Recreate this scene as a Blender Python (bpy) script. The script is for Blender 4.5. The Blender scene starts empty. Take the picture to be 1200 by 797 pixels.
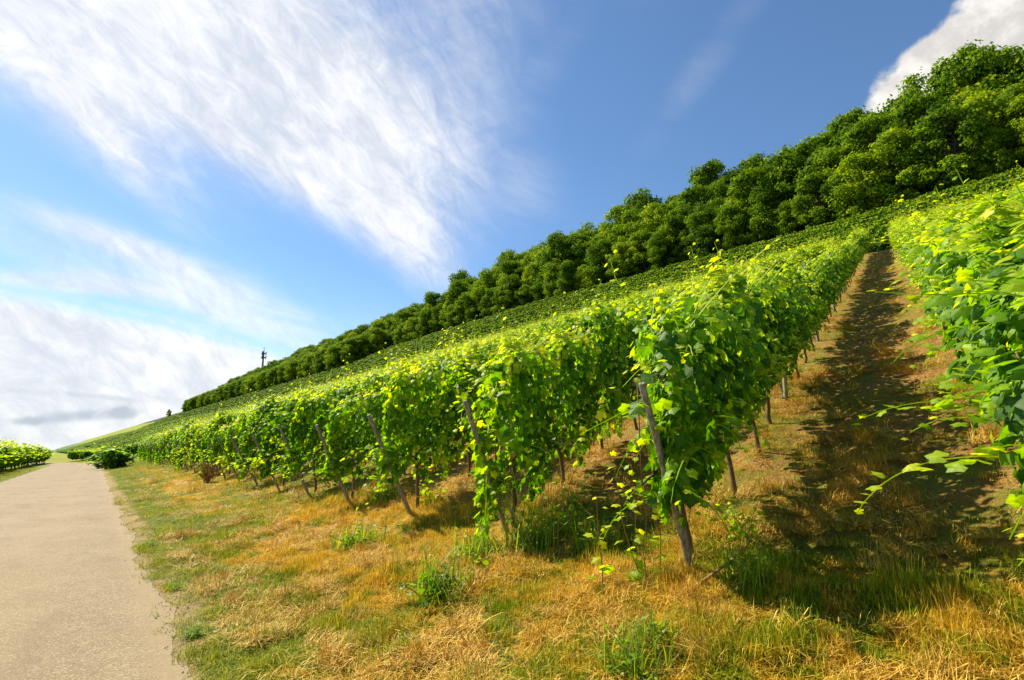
import bpy, math, random
import numpy as np
from mathutils import Vector, Matrix
random.seed(7); RNG = np.random.default_rng(7)
R = math.radians
SC = bpy.context.scene
COL = SC.collection

# ------------------------------------------------------------------ camera, light, exposure
PITCH = R(11.5); FPX = 640.0
cam_d = bpy.data.cameras.new('camera'); cam = bpy.data.objects.new('camera', cam_d); COL.objects.link(cam)
cam.location = (0, 0, 1.6); cam.rotation_euler = (math.pi/2 + PITCH, 0, 0)
cam_d.sensor_width = 36; cam_d.lens = FPX/1200*36; cam_d.clip_start = .05; cam_d.clip_end = 20000
SC.camera = cam

SUN_AZ, SUN_EL = R(-57), R(46)             # azimuth from +Y towards +X
sun_dir = Vector((math.sin(SUN_AZ)*math.cos(SUN_EL), math.cos(SUN_AZ)*math.cos(SUN_EL), math.sin(SUN_EL)))
sl = bpy.data.lights.new('sun', 'SUN'); sl.energy = 5.0; sl.angle = R(.55); sl.color = (1, .89, .70)
so = bpy.data.objects.new('sun', sl); COL.objects.link(so)
so.rotation_euler = sun_dir.to_track_quat('Z', 'Y').to_euler()
SC.view_settings.view_transform = 'Standard'; SC.view_settings.look = 'None'
SC.view_settings.exposure = .98; SC.view_settings.gamma = 1.0; SC.view_settings.use_curve_mapping = False
SC.cycles.max_bounces = 7; SC.cycles.diffuse_bounces = 3; SC.cycles.glossy_bounces = 2
SC.cycles.transmission_bounces = 4; SC.cycles.transparent_max_bounces = 4
SC.cycles.caustics_reflective = False; SC.cycles.caustics_refractive = False

def pdir(px, py):
    """direction in the world of a point of the sky, as seen in the photograph"""
    u = (px-600)/FPX; v = (398.5-py)/FPX
    c, s = math.cos(PITCH), math.sin(PITCH)
    return Vector((u, c - v*s, s + v*c)).normalized()

class NT:
    """tiny node helper"""
    def __init__(self, tree): self.t = tree; self.n = tree.nodes; self.l = tree.links
    def new(self, ty, **kw):
        nd = self.n.new(ty)
        for k, v in kw.items(): setattr(nd, k, v)
        return nd
    def put(self, sock, v):
        if v is None: return
        if isinstance(v, bpy.types.NodeSocket): self.l.new(v, sock)
        else: sock.default_value = v
    def m(self, op, a, b=None, c=None, clamp=False):
        nd = self.new('ShaderNodeMath', operation=op); nd.use_clamp = clamp
        for i, x in enumerate((a, b, c)): self.put(nd.inputs[i], x)
        return nd.outputs[0]
    def dot(self, a, v):
        nd = self.new('ShaderNodeVectorMath', operation='DOT_PRODUCT'); self.put(nd.inputs[0], a); self.put(nd.inputs[1], v)
        return nd.outputs['Value']
    def comb(self, x, y, z=0.0):
        nd = self.new('ShaderNodeCombineXYZ')
        for i, q in enumerate((x, y, z)): self.put(nd.inputs[i], q)
        return nd.outputs[0]
    def noise(self, vec, scale, detail=4, rough=.55, dist=0.0):
        nd = self.new('ShaderNodeTexNoise'); self.put(nd.inputs['Vector'], vec)
        nd.inputs['Scale'].default_value = scale; nd.inputs['Detail'].default_value = detail
        nd.inputs['Roughness'].default_value = rough; nd.inputs['Distortion'].default_value = dist
        return nd.outputs['Fac']
    def mr(self, x, a, b, c=0.0, d=1.0, smooth=True):
        nd = self.new('ShaderNodeMapRange'); nd.interpolation_type = 'SMOOTHSTEP' if smooth else 'LINEAR'
        self.put(nd.inputs['Value'], x)
        for k, v in zip(('From Min', 'From Max', 'To Min', 'To Max'), (a, b, c, d)): self.put(nd.inputs[k], v)
        return nd.outputs[0]
    def mix(self, f, a, b, mode='MIX'):
        nd = self.new('ShaderNodeMix', data_type='RGBA', blend_type=mode)
        self.put(nd.inputs[0], f); self.put(nd.inputs[6], a if isinstance(a, bpy.types.NodeSocket) else (*a, 1)); self.put(nd.inputs[7], b if isinstance(b, bpy.types.NodeSocket) else (*b, 1))
        return nd.outputs[2]
    def ramp(self, f, stops):
        nd = self.new('ShaderNodeValToRGB'); self.put(nd.inputs[0], f)
        e = nd.color_ramp.elements
        while len(e) < len(stops): e.new(.5)
        for q, (p, c) in zip(e, stops): q.position = p; q.color = (*c, 1)
        return nd.outputs[0]

# ------------------------------------------------------------------ sky
world = bpy.data.worlds.new('World'); SC.world = world; world.use_nodes = True
w = NT(world.node_tree); w.n.clear()
tc = w.new('ShaderNodeTexCoord'); DV = tc.outputs['Generated']
sky = w.new('ShaderNodeTexSky'); sky.sky_type = 'NISHITA'; sky.sun_disc = False
sky.sun_elevation = SUN_EL; sky.sun_rotation = SUN_AZ; sky.altitude = 200; sky.air_density = 1.0; sky.dust_density = .25; sky.ozone_density = 2.5
skyc = w.mix(1.0, sky.outputs[0], (.84, 1.02, 1.12), 'MULTIPLY')

def patch(cx, cy, ax, ay, la, lb):
    """soft oval patch of the sky: centre, a point along its long axis, half sizes in px of the photo"""
    c = pdir(cx, cy); a = pdir(ax, ay) - c; a = (a - c*a.dot(c)).normalized(); b = c.cross(a)
    u = w.m('DIVIDE', w.dot(DV, a), la/FPX); v = w.m('DIVIDE', w.dot(DV, b), lb/FPX)
    r2 = w.m('ADD', w.m('MULTIPLY', u, u), w.m('MULTIPLY', v, v))
    g = w.m('EXPONENT', w.m('MULTIPLY', r2, -1.0))
    return w.m('MULTIPLY', g, w.m('GREATER_THAN', w.dot(DV, c), 0.0))
def axes(p, q):
    c = pdir(*p); a = pdir(*q) - c; a = (a - c*a.dot(c)).normalized(); return c, a, c.cross(a)
# streak coordinates
c0, a0, b0 = axes((330, 130), (480, 300))
U, V = w.dot(DV, a0), w.dot(DV, b0)
warp = w.noise(DV, 2.2, 3)
Vw = w.m('ADD', V, w.m('MULTIPLY', warp, .22))
st1 = w.noise(w.comb(w.m('MULTIPLY', U, 1.6), w.m('MULTIPLY', Vw, 9.0)), 1.6, 9, .62, .3)
st2 = w.noise(w.comb(w.m('MULTIPLY', U, 4.2), w.m('MULTIPLY', V, 9.0), 3.0), 3.4, 9, .68, .5)
c1, a1, b1 = axes((470, 270), (560, 240))
rip = w.noise(w.comb(w.m('MULTIPLY', w.dot(DV, a1), 3.0), w.m('MULTIPLY', w.dot(DV, b1), 22.0), 5.0), 1.8, 5, .6, .6)
big = w.noise(DV, 3.0, 4, .5, .4)
def add(*xs):
    r = xs[0]
    for x in xs[1:]: r = w.m('ADD', r, x)
    return r
def k(x, f): return w.m('MULTIPLY', x, f)
m1 = add(k(patch(235, 40, 400, 170, 220, 85), .85), k(patch(400, 120, 540, 190, 185, 95), .66), k(patch(490, 170, 560, 250, 120, 60), .25), k(patch(300, 165, 400, 235, 130, 34), .60),
         k(patch(465, 262, 530, 345, 118, 38), .88), k(patch(40, 60, 110, 130, 170, 46), .7), k(patch(120, 150, 200, 250, 110, 30), .35), k(patch(560, 60, 580, 150, 120, 60), .22), k(patch(200, -160, 400, -140, 420, 120), .7))
tex = add(k(st1, .95), k(st2, .5), k(rip, .35), k(big, .30))             # about 1.05 on average
d1 = w.mr(w.m('MULTIPLY', m1, w.m('ADD', .02, tex)), .16, 1.45, 0, .86)
# gauzy veil over the left part and the horizon
veil = add(k(patch(90, 280, 260, 330, 240, 42), .24), k(patch(140, 285, 260, 330, 62, 13), .26), k(patch(40, 330, 160, 340, 90, 10), .35), k(patch(250, 360, 400, 400, 180, 34), .15), k(patch(600, 215, 640, 280, 70, 70), .20), k(patch(830, 70, 880, 0, 150, 26), .14), k(patch(640, 60, 690, 0, 120, 40), .12), k(patch(330, 400, 420, 440, 120, 24), .2))
c2, a2, b2 = axes((100, 300), (240, 345))
st3 = w.noise(w.comb(w.m('MULTIPLY', w.dot(DV, a2), 2.2), w.m('MULTIPLY', w.dot(DV, b2), 13.0), 9.0), 1.9, 8, .6, .5)
d2 = w.mr(w.m('MULTIPLY', veil, w.m('ADD', st3, k(big, .5))), .04, .42, 0, .75)
low = add(k(patch(70, 425, 250, 445, 170, 38), .85), k(patch(130, 470, 330, 466, 180, 32), .95), k(patch(20, 500, 200, 500, 400, 30), .5), k(patch(-300, 430, 0, 430, 300, 80), .9))
d3 = w.mr(w.m('MULTIPLY', low, w.m('ADD', k(st3, 1.0), k(big, .6))), .12, .62, 0, .95)
hz = w.mr(w.dot(DV, (0, 0, 1)), .0, .30, .55, 0.0)
dens = w.m('MAXIMUM', w.m('MAXIMUM', d1, d2), w.m('MAXIMUM', d3, hz))
shade = w.mr(add(k(st2, .6), k(big, .5)), .40, .70)
ccol = w.mix(shade, (5.0, 5.3, 5.8), (7.9, 7.7, 7.5))
cur = w.mix(dens, skyc, ccol)
# thin contrail by the mast
trail = w.m('MULTIPLY', patch(305, 417, 330, 423, 26, 1.6), .55)
cur = w.mix(trail, cur, (7, 7, 7))
# grey cloud bank low on the left
gn = w.noise(DV, 26, 6, .6, .2)
gb = add(k(patch(100, 487, 140, 485, 42, 7), .8), k(patch(145, 482, 145, 470, 9, 10), .5), k(patch(32, 494, 40, 494, 12, 4), .7), k(patch(130, 466, 190, 472, 34, 4), .42), k(patch(20, 458, 90, 462, 60, 6), .40), k(patch(40, 515, 160, 516, 120, 9), .38), k(patch(205, 428, 245, 433, 34, 12), .30))
gd = w.mr(w.m('MULTIPLY', gb, w.m('ADD', .35, gn)), .18, .75, 0, .8)
cur = w.mix(gd, cur, (3.2, 3.75, 4.4))
# cumulus above the wood, upper right
cn = w.noise(DV, 9, 10, .58, .3); cn2 = w.noise(DV, 22, 8, .6, .2)
cb = add(k(patch(1190, 36, 1110, 86, 92, 26), 1.0), k(patch(1250, -10, 1150, 50, 130, 50), .8))
cd = w.mr(w.m('MULTIPLY', cb, add(k(cn, 1.3), k(cn2, 1.2))), .46, .68)
csh = w.mr(add(k(w.noise(w.m('MULTIPLY', 1, 1) if False else DV, 16, 9, .6, .3), 1.0)), .34, .66)
cur = w.mix(cd, cur, w.mix(csh, (4.9, 4.75, 4.6), (7.9, 7.6, 7.1)))
bg = w.new('ShaderNodeBackground'); w.put(bg.inputs[0], cur); bg.inputs[1].default_value = .075
wo = w.new('ShaderNodeOutputWorld'); w.l.new(bg.outputs[0], wo.inputs[0])

# ------------------------------------------------------------------ helpers
def tag(o, label=None, cat=None, group=None, kind=None):
    if label: o['label'] = label
    if cat: o['category'] = cat
    if group: o['group'] = group
    if kind: o['kind'] = kind
    return o
def mat(name):
    m = bpy.data.materials.new(name); m.use_nodes = True; t = NT(m.node_tree); t.n.clear()
    out = t.new('ShaderNodeOutputMaterial'); return m, t, out
def principled(t, out, color, rough=.8, spec=.3, bump=None, bs=.3, bd=.02):
    p = t.new('ShaderNodeBsdfPrincipled')
    if isinstance(color, tuple): p.inputs['Base Color'].default_value = (*color, 1)
    else: t.l.new(color, p.inputs['Base Color'])
    t.put(p.inputs['Roughness'], rough); p.inputs['Specular IOR Level'].default_value = spec
    if bump is not None:
        b = t.new('ShaderNodeBump'); b.inputs['Strength'].default_value = bs; b.inputs['Distance'].default_value = bd
        t.l.new(bump, b.inputs['Height']); t.l.new(b.outputs[0], p.inputs['Normal'])
    if out: t.l.new(p.outputs[0], out.inputs[0])
    return p
def mesh(name, V, F, m=None, tint=None, smooth=False):
    """V (n,3) array; F: list of index arrays (k,m) each with m corners"""
    me = bpy.data.meshes.new(name); V = np.asarray(V, np.float32)
    me.vertices.add(len(V)); me.vertices.foreach_set('co', V.ravel())
    F = [np.asarray(f, np.int32) for f in F if len(f)]
    if F:
        idx = np.concatenate([f.ravel() for f in F]); tot = np.concatenate([np.full(len(f), f.shape[1]) for f in F])
        st = np.concatenate([[0], np.cumsum(tot)[:-1]])
        me.loops.add(len(idx)); me.loops.foreach_set('vertex_index', idx.astype(np.int32))
        me.polygons.add(len(tot)); me.polygons.foreach_set('loop_start', st.astype(np.int32)); me.polygons.foreach_set('loop_total', tot.astype(np.int32))
        me.polygons.foreach_set('use_smooth', np.full(len(tot), smooth))
    if tint is not None:
        a = me.attributes.new('tint', 'FLOAT', 'POINT'); a.data.foreach_set('value', np.asarray(tint, np.float32))
    me.update(calc_edges=True); me.validate()
    if m: me.materials.append(m)
    return me
def obj(name, me, parent=None):
    o = bpy.data.objects.new(name, me); COL.objects.link(o)
    if parent: o.parent = parent
    return o
class Buf:
    def __init__(self): self.V = []; self.T = []; self.Q = []; self.P = {}; self.n = 0; self.c = []
    def add(self, V, F, tint=0.5):
        V = np.asarray(V, float).reshape(-1, 3); F = np.asarray(F, int)
        self.V.append(V); self.P.setdefault(F.shape[1], []).append(F + self.n); self.n += len(V)
        self.c.append(np.broadcast_to(np.asarray(tint, float), (len(V),)).copy() if np.ndim(tint) < 1 or len(tint) == len(V) else np.asarray(tint))
    def tube(self, pts, rad, k=6, tint=.5, cap=True):
        pts = np.asarray(pts, float); rad = np.broadcast_to(rad, (len(pts),)); rings = []
        d = np.gradient(pts, axis=0); d /= np.linalg.norm(d, axis=1)[:, None] + 1e-9
        ref = np.array([0, 0, 1.]) if abs(d[0, 2]) < .9 else np.array([1., 0, 0])
        for p, t, r in zip(pts, d, rad):
            a = np.cross(t, ref); a /= np.linalg.norm(a) + 1e-9; b = np.cross(t, a); ref = -np.cross(t, a) if False else ref
            th = np.arange(k)/k*2*math.pi
            rings.append(p + r*(np.cos(th)[:, None]*a + np.sin(th)[:, None]*b))
        V = np.concatenate(rings); n = len(pts); q = []
        for i in range(n-1):
            for j in range(k): q.append((i*k+j, i*k+(j+1) % k, (i+1)*k+(j+1) % k, (i+1)*k+j))
        base = self.n; self.add(V, q, tint)
        if cap:
            self.P.setdefault(k, []).append(np.array([[base+j for j in range(k)][::-1], [base+(n-1)*k+j for j in range(k)]]))
    def box(self, c, s, tint=.5, M=None):
        V = np.array([(x, y, z) for x in (-1, 1) for y in (-1, 1) for z in (-1, 1)])*np.array(s)/2
        if M is not None: V = V @ np.array(M).T
        self.add(V + np.array(c), [(0, 1, 3, 2), (4, 6, 7, 5), (0, 4, 5, 1), (2, 3, 7, 6), (0, 2, 6, 4), (1, 5, 7, 3)], tint)
    def mesh(self, name, m, smooth=False):
        return mesh(name, np.concatenate(self.V), [np.concatenate(v) for v in self.P.values()], m, np.concatenate(self.c), smooth)
def scatter(name, pts, rot, scl, idx, protos, label, kind='stuff'):
    """one stuff object: protos instanced on points by geometry nodes"""
    me = mesh(name, pts, [])
    a = me.attributes.new('rot', 'FLOAT_VECTOR', 'POINT'); a.data.foreach_set('vector', np.asarray(rot, np.float32).ravel())
    a = me.attributes.new('scl', 'FLOAT_VECTOR', 'POINT'); a.data.foreach_set('vector', np.asarray(scl, np.float32).ravel())
    a = me.attributes.new('idx', 'INT', 'POINT'); a.data.foreach_set('value', np.asarray(idx, np.int32))
    c = bpy.data.collections.new(name + '_source')
    for i, pm in enumerate(protos):
        c.objects.link(bpy.data.objects.new('%s_source_%02d' % (name, i), pm))
    o = obj(name, me); tag(o, label, name.replace('_', ' '), kind=kind)
    g = bpy.data.node_groups.new(name, 'GeometryNodeTree')
    g.interface.new_socket('Geometry', in_out='INPUT', socket_type='NodeSocketGeometry')
    g.interface.new_socket('Geometry', in_out='OUTPUT', socket_type='NodeSocketGeometry')
    gi = g.nodes.new('NodeGroupInput'); go = g.nodes.new('NodeGroupOutput')
    ip = g.nodes.new('GeometryNodeInstanceOnPoints'); ci = g.nodes.new('GeometryNodeCollectionInfo')
    ci.inputs['Collection'].default_value = c; ci.inputs['Separate Children'].default_value = True; ci.inputs['Reset Children'].default_value = True
    g.links.new(gi.outputs[0], ip.inputs['Points']); g.links.new(ci.outputs[0], ip.inputs['Instance']); ip.inputs['Pick Instance'].default_value = True
    for nm, ty, sk in (('idx', 'INT', 'Instance Index'), ('rot', 'FLOAT_VECTOR', 'Rotation'), ('scl', 'FLOAT_VECTOR', 'Scale')):
        na = g.nodes.new('GeometryNodeInputNamedAttribute'); na.data_type = ty; na.inputs['Name'].default_value = nm
        if nm == 'rot':
            er = g.nodes.new('FunctionNodeEulerToRotation'); g.links.new(na.outputs[0], er.inputs[0]); g.links.new(er.outputs[0], ip.inputs[sk])
        else: g.links.new(na.outputs[0], ip.inputs[sk])
    g.links.new(ip.outputs[0], go.inputs[0])
    md = o.modifiers.new('scatter', 'NODES'); md.node_group = g
    return o

# ------------------------------------------------------------------ the lie of the land
# s runs along the road, D runs uphill from it
DS = np.array([-.6, .8]); DN = np.array([.8, .6])
def xy(s, D):
    s = np.asarray(s, float); D = np.asarray(D, float)
    return s*DS[0] + D*DN[0], s*DS[1] + D*DN[1]
def sd(x, y): return x*DS[0] + y*DS[1], x*DN[0] + y*DN[1]
def bend(s): return .05*40*np.logaddexp(0, (np.asarray(s, float)-110)/40)
KD = [-4000, -400, -120, -50, -14, -6, -3.9, .8, 2.2, 4.0, 52, 55.5, 110, 165, 230, 420, 1200]
KH = [-40, -38, -24, -9, -1.0, -.06, 0, 0, .22, .55, 18.43, 18.9, 43.6, 68.5, 80, 84, 60]
def bumps(s, D):
    a = np.sin(s*1.7+D*.9)*np.sin(D*2.3-s*.6+1) + .6*np.sin(s*3.9-D*2.7+2)*np.sin(D*4.4+s*2.1) + .35*np.sin(s*8.1+D*6.7)*np.sin(D*9.2-s*5.3)
    return a
ROWD = np.array([.294, .956]); SP = 2.52
def row_off(s, D):
    """perpendicular-ish offset in row spacings from the closest row"""
    q = (s - .38 - (D-4)*ROWD[0]/ROWD[1])/SP
    return q - np.round(q)
def hgt(s, D, rough=True):
    s = np.asarray(s, float); D = np.asarray(D, float)
    Db = D + bend(s)
    h = np.interp(Db, KD, KH)
    for dd in (.6,):                                   # soften the kinks
        h = .5*h + .25*(np.interp(Db-dd, KD, KH) + np.interp(Db+dd, KD, KH))
    up = np.clip((Db-60)/60, 0, 1)
    h = h + up*(4.5*np.clip((s-40)/90, 0, 1) - 1.2*np.clip((30-s)/30, 0, 1))
    far = np.clip((s-480)/400, 0, 1); h = h - far*np.clip((Db-112)/60, 0, 1)*18
    if rough:
        wgt = np.clip((Db-.85)/.5, 0, 1) + np.clip((-4.0-Db)/.5, 0, 1)
        h = h + wgt*(.03*bumps(s, D) + .02*np.sin(s*5.1+2*np.sin(D*3.1))*np.sin(D*6.3+2*np.sin(s*2.7)))
        r = row_off(s, D); inr = np.clip((D-4.2)/1.0, 0, 1)*np.clip((70-s)/3, 0, 1)*(D < 52)
        h = h + inr*.06*np.clip(1-abs(r)/.22, 0, 1) - inr*.05*np.exp(-((abs(r)-.33)/.09)**2)
    return h
def P(s, D, dz=0.0):
    x, y = xy(s, D); return np.array([float(x), float(y), float(hgt(s, D))+dz])
def inview(x, y, z, mx=60, my=60):
    """is the point inside (or just outside) the photograph"""
    x = np.asarray(x, float); z = np.asarray(z, float)-1.6
    c, s = math.cos(PITCH), math.sin(PITCH)
    dep = y*c + z*s; up = z*c - y*s; dp = np.maximum(dep, .01)
    px = 600 + FPX*x/dp; py = 398.5 - FPX*up/dp
    return (dep > .3) & (px > -mx) & (px < 1200+mx) & (py > -my) & (py < 797+my)

def axis(parts): return np.unique(np.concatenate([np.arange(a, b, st) for a, b, st in parts]).round(4))
gs = axis([(-4000, -400, 600), (-400, -40, 40), (-40, -4, 3), (-4, 14, .16), (14, 40, .4), (40, 120, 1.5), (120, 700, 10), (700, 3000, 120), (3000, 9001, 1500)])
gD = axis([(-4000, -400, 400), (-400, -50, 35), (-50, -8, 3), (-8, -3.9, .4), (-3.9, .7, .6), (.7, 12, .14), (12, 56, .55), (56, 180, 4), (180, 1300, 60)])
S_, D_ = np.meshgrid(gs, gD, indexing='ij'); X_, Y_ = xy(S_, D_); Z_ = hgt(S_, D_)
nS, nD = len(gs), len(gD); I = np.arange(nS*nD).reshape(nS, nD)
quads = np.stack([I[:-1, :-1], I[:-1, 1:], I[1:, 1:], I[1:, :-1]], -1).reshape(-1, 4)[:, ::-1]

def ground_nodes(t):
    """shared patchwork: returns s-, D-, green amount and noises from the world position"""
    g = t.new('ShaderNodeNewGeometry'); Pn = g.outputs['Position']
    D = t.dot(Pn, (.8, .6, 0)); S = t.dot(Pn, (-.6, .8, 0))
    n1 = t.noise(Pn, 1.3, 5, .65); n2 = t.noise(Pn, .22, 3, .5); n3 = t.noise(Pn, 4.5, 5, .65)
    edge = t.mr(D, .9, 2.6, .20, .03)                    # greener beside the road
    far = t.mr(S, 16, 60, 0.0, .13)
    up = t.mr(D, 3.6, 5.5, 0.0, .02)
    g1 = t.m('ADD', t.m('ADD', t.m('ADD', t.m('MULTIPLY', n1, .6), t.m('MULTIPLY', n2, .4)), edge), t.m('ADD', far, up))
    g1 = t.m('ADD', g1, t.m('MULTIPLY', t.m('SUBTRACT', n3, .5), .55)); green = t.mr(g1, .485, .62)
    return Pn, S, D, green, n1, n2, n3
DRY = (.56, .315, .035); DRY2 = (.66, .44, .12); GRN = (.12, .185, .012); GRN2 = (.24, .30, .02)
mg, t, out = mat('ground_soil_and_turf')
Pn, S, D, green, n1, n2, n3 = ground_nodes(t)
nf = t.noise(Pn, 38, 6, .7); nf2 = t.noise(Pn, 11, 5, .6)
dry = t.mix(t.mr(n3, .35, .65), (.44, .26, .022), (.60, .41, .07))
dry = t.mix(t.mr(nf2, .45, .62), dry, (.17, .10, .03))
gr = t.mix(t.mr(nf2, .3, .7), (.07, .10, .012), (.20, .22, .02))
turf = t.mix(green, dry, gr)
aisle = t.mix(t.mr(n3, .40, .62), (.32, .165, .05), (.54, .33, .09))
aisle = t.mix(t.mr(nf, .45, .6), aisle, (.20, .105, .04))
aisle = t.mix(t.m('MULTIPLY', green, .75), aisle, (.16, .18, .02))
c = t.mix(t.mr(D, 4.2, 6.0), turf, aisle)
farc = t.mix(t.mr(t.noise(Pn, .05, 4), .4, .6), (.10, .19, .015), (.24, .28, .03))
farc = t.mix(t.mr(t.noise(t.comb(t.m('MULTIPLY', S, .012), t.m('MULTIPLY', D, .10)), 1.0, 3), .52, .62, 0, .8), farc, (.34, .24, .06))
c = t.mix(t.mr(S, 64, 72), c, t.mix(t.mr(n2, .35, .6), farc, (.20, .24, .03)))
c = t.mix(t.mr(D, 54, 58), c, (.045, .055, .012))  # upper-slope ground darkened to paint shade into the gaps between vine rows
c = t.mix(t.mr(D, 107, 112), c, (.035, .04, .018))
c = t.mix(t.mr(D, -60, -20, 1, 0), c, (.10, .16, .06))
dirt = t.mr(t.m('ABSOLUTE', t.m('ADD', D, t.m('ADD', -.86, t.m('MULTIPLY', t.m('SUBTRACT', n3, .5), -.5)))), .10, .30, 1, 0)
c = t.mix(t.m('MULTIPLY', dirt, t.mr(S, 60, 80, .85, 0)), c, t.mix(t.mr(nf, .4, .6), (.30, .20, .09), (.46, .34, .18)))
principled(t, out, c, .95, .1, t.m('ADD', nf, t.m('MULTIPLY', nf2, 1.5)), .9, .05)
ground = obj('ground', mesh('ground', np.stack([X_, Y_, Z_], -1).reshape(-1, 3), [quads], mg, smooth=True)); tag(ground, 'vineyard hillside with dry golden verge beside the road', 'ground', kind='structure')

# road: a sheet 4 mm above the ground
def road_mid(s): return np.where(s > 78, -1.45 - (s-78)**2/95.0, -1.45)
rs = axis([(-30, 0, 1), (0, 30, .07), (30, 78, .6), (78, 122, 1)])
rV = []; K = 9
for i, s in enumerate(rs):
    m = float(road_mid(s)); hd = 0 if s < 78 else -(s-78)/47.5
    j1 = .05*math.sin(s*1.1)+.035*math.sin(s*2.9+1)+.02*math.sin(s*6.7) + .010*math.sin(s*14) ; j2 = .05*math.sin(s*1.7+2)+.04*math.sin(s*4.9)
    for kx in range(K):
        f = kx/(K-1); off = -2.25 - j2 + f*(4.45 + j1 + j2)
        ss, dd = s - hd*off/math.hypot(1, hd), m + off/math.hypot(1, hd)
        x, y = xy(ss, dd); h = max(float(hgt(ss, dd, False)), float(hgt(ss, dd))) if s < 78 else float(hgt(ss, dd))
        rV.append((x, y, h + .006 + (.012 if s < 78 and 0 < kx < K-1 else 0) + (.03 if s >= 78 else 0)))
I = np.arange(len(rs)*K).reshape(-1, K); rq = np.stack([I[:-1, :-1], I[:-1, 1:], I[1:, 1:], I[1:, :-1]], -1).reshape(-1, 4)[:, ::-1]
mr_, t, out = mat('road_chippings')
g = t.new('ShaderNodeNewGeometry'); Pn = g.outputs['Position']
vo = t.new('ShaderNodeTexVoronoi'); t.l.new(Pn, vo.inputs['Vector']); vo.inputs['Scale'].default_value = 85
vc = t.new('ShaderNodeSeparateColor'); t.l.new(vo.outputs['Color'], vc.inputs[0])
big = t.noise(Pn, .55, 4, .6); med = t.noise(Pn, 5, 5, .65); fine = t.noise(Pn, 90, 4, .7)
base = t.mix(t.mr(big, .35, .65), (.185, .140, .074), (.235, .183, .104))
base = t.mix(t.mr(med, .45, .7, 0, .5), base, (.15, .108, .055))
chip = t.mix(t.mr(vc.outputs[0], .55, 1.0), base, (.34, .265, .155))
chip = t.mix(t.mr(vc.outputs[1], .80, .95, 0, .85), chip, (.13, .10, .065))
D = t.dot(Pn, (.8, .6, 0)); S = t.dot(Pn, (-.6, .8, 0))
stain = t.noise(t.comb(t.m('MULTIPLY', S, .5), t.m('MULTIPLY', D, 1.6)), 1.0, 5, .65)
chip = t.mix(t.mr(stain, .50, .68, 0, .38), chip, (.13, .095, .05))
crk = t.noise(t.comb(t.m('MULTIPLY', S, 6.0), t.m('MULTIPLY', D, .9)), 1.0, 6, .7, .4)
chip = t.mix(t.mr(crk, .66, .72, 0, .7), chip, (.12, .085, .05))
edge = t.mr(t.m('ADD', D, t.m('MULTIPLY', t.m('SUBTRACT', med, .5), .5)), .35, .75, 0, .6)
chip = t.mix(edge, chip, (.27, .20, .105))
wheel = t.m('MULTIPLY', t.mr(t.m('ABSOLUTE', t.m('ADD', D, .55)), .1, .6, .22, 0), 1.0)
chip = t.mix(wheel, chip, (.27, .20, .10))
principled(t, out, chip, .85, .25, t.m('ADD', vo.outputs['Distance'], t.m('MULTIPLY', fine, .4)), .5, .006)
road = obj('road', mesh('road', np.array(rV), [rq], mr_, smooth=True)); tag(road, 'narrow beige farm road of worn chippings leading to the left', 'road', kind='structure')

# ------------------------------------------------------------------ foliage materials
def leaf_mat(name, stops, trans=.45, rough=.45, spec=.35, noise=True, tc=(1.0, 1.0, .35)):
    m, t, out = mat(name)
    a = t.new('ShaderNodeAttribute'); a.attribute_name = 'tint'
    oi = t.new('ShaderNodeObjectInfo')
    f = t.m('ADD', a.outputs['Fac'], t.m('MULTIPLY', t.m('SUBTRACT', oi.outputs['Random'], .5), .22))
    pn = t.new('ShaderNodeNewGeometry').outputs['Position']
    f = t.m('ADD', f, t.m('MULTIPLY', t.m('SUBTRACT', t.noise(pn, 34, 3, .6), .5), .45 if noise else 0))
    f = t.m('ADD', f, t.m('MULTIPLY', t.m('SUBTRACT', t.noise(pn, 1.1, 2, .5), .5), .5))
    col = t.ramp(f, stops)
    p = principled(t, None, col, rough, spec)
    tr = t.new('ShaderNodeBsdfTranslucent'); tcol = t.mix(1.0, t.mix(.0, col, col), tc, 'MULTIPLY')
    t.l.new(t.mix(1.0, tcol, (2.0, 2.0, 2.0), 'MULTIPLY'), tr.inputs[0])
    ms = t.new('ShaderNodeMixShader'); ms.inputs[0].default_value = trans
    t.l.new(p.outputs[0], ms.inputs[1]); t.l.new(tr.outputs[0], ms.inputs[2]); t.l.new(ms.outputs[0], out.inputs[0])
    return m
M_vine = leaf_mat('vine_leaves', [(0, (.025, .085, .003)), (.35, (.095, .235, .003)), (.65, (.24, .39, .004)), (1, (.52, .54, .015))], .50, .5, .25, tc=(1.1, 1, .2))
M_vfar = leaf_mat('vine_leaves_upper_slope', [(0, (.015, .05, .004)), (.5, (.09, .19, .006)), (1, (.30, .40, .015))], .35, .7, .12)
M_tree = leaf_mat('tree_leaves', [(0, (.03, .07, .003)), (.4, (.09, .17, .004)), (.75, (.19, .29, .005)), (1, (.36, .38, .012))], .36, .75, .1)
M_conif = leaf_mat('needles', [(0, (.008, .022, .010)), (1, (.02, .05, .02))], .1, .7, .2)
M_weed = leaf_mat('weed_leaves', [(0, (.06, .14, .005)), (.5, (.15, .26, .006)), (1, (.34, .40, .02))], .4, .5, .3)
m_, t, out = mat('vine_bark'); n = t.noise(t.new('ShaderNodeTexCoord').outputs['Object'], 30, 6, .7)
principled(t, out, t.mix(n, (.06, .035, .02), (.26, .17, .10)), .95, .1, n, .8, .01); M_bark = m_
m_, t, out = mat('green_cane'); M_cane = m_; principled(t, out, (.25, .30, .06), .6, .3)
m_, t, out = mat('tree_bark'); n = t.noise(t.new('ShaderNodeTexCoord').outputs['Object'], 4, 6, .7)
principled(t, out, t.mix(n, (.05, .04, .03), (.16, .13, .10)), .95, .1); M_tbark = m_
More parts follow.
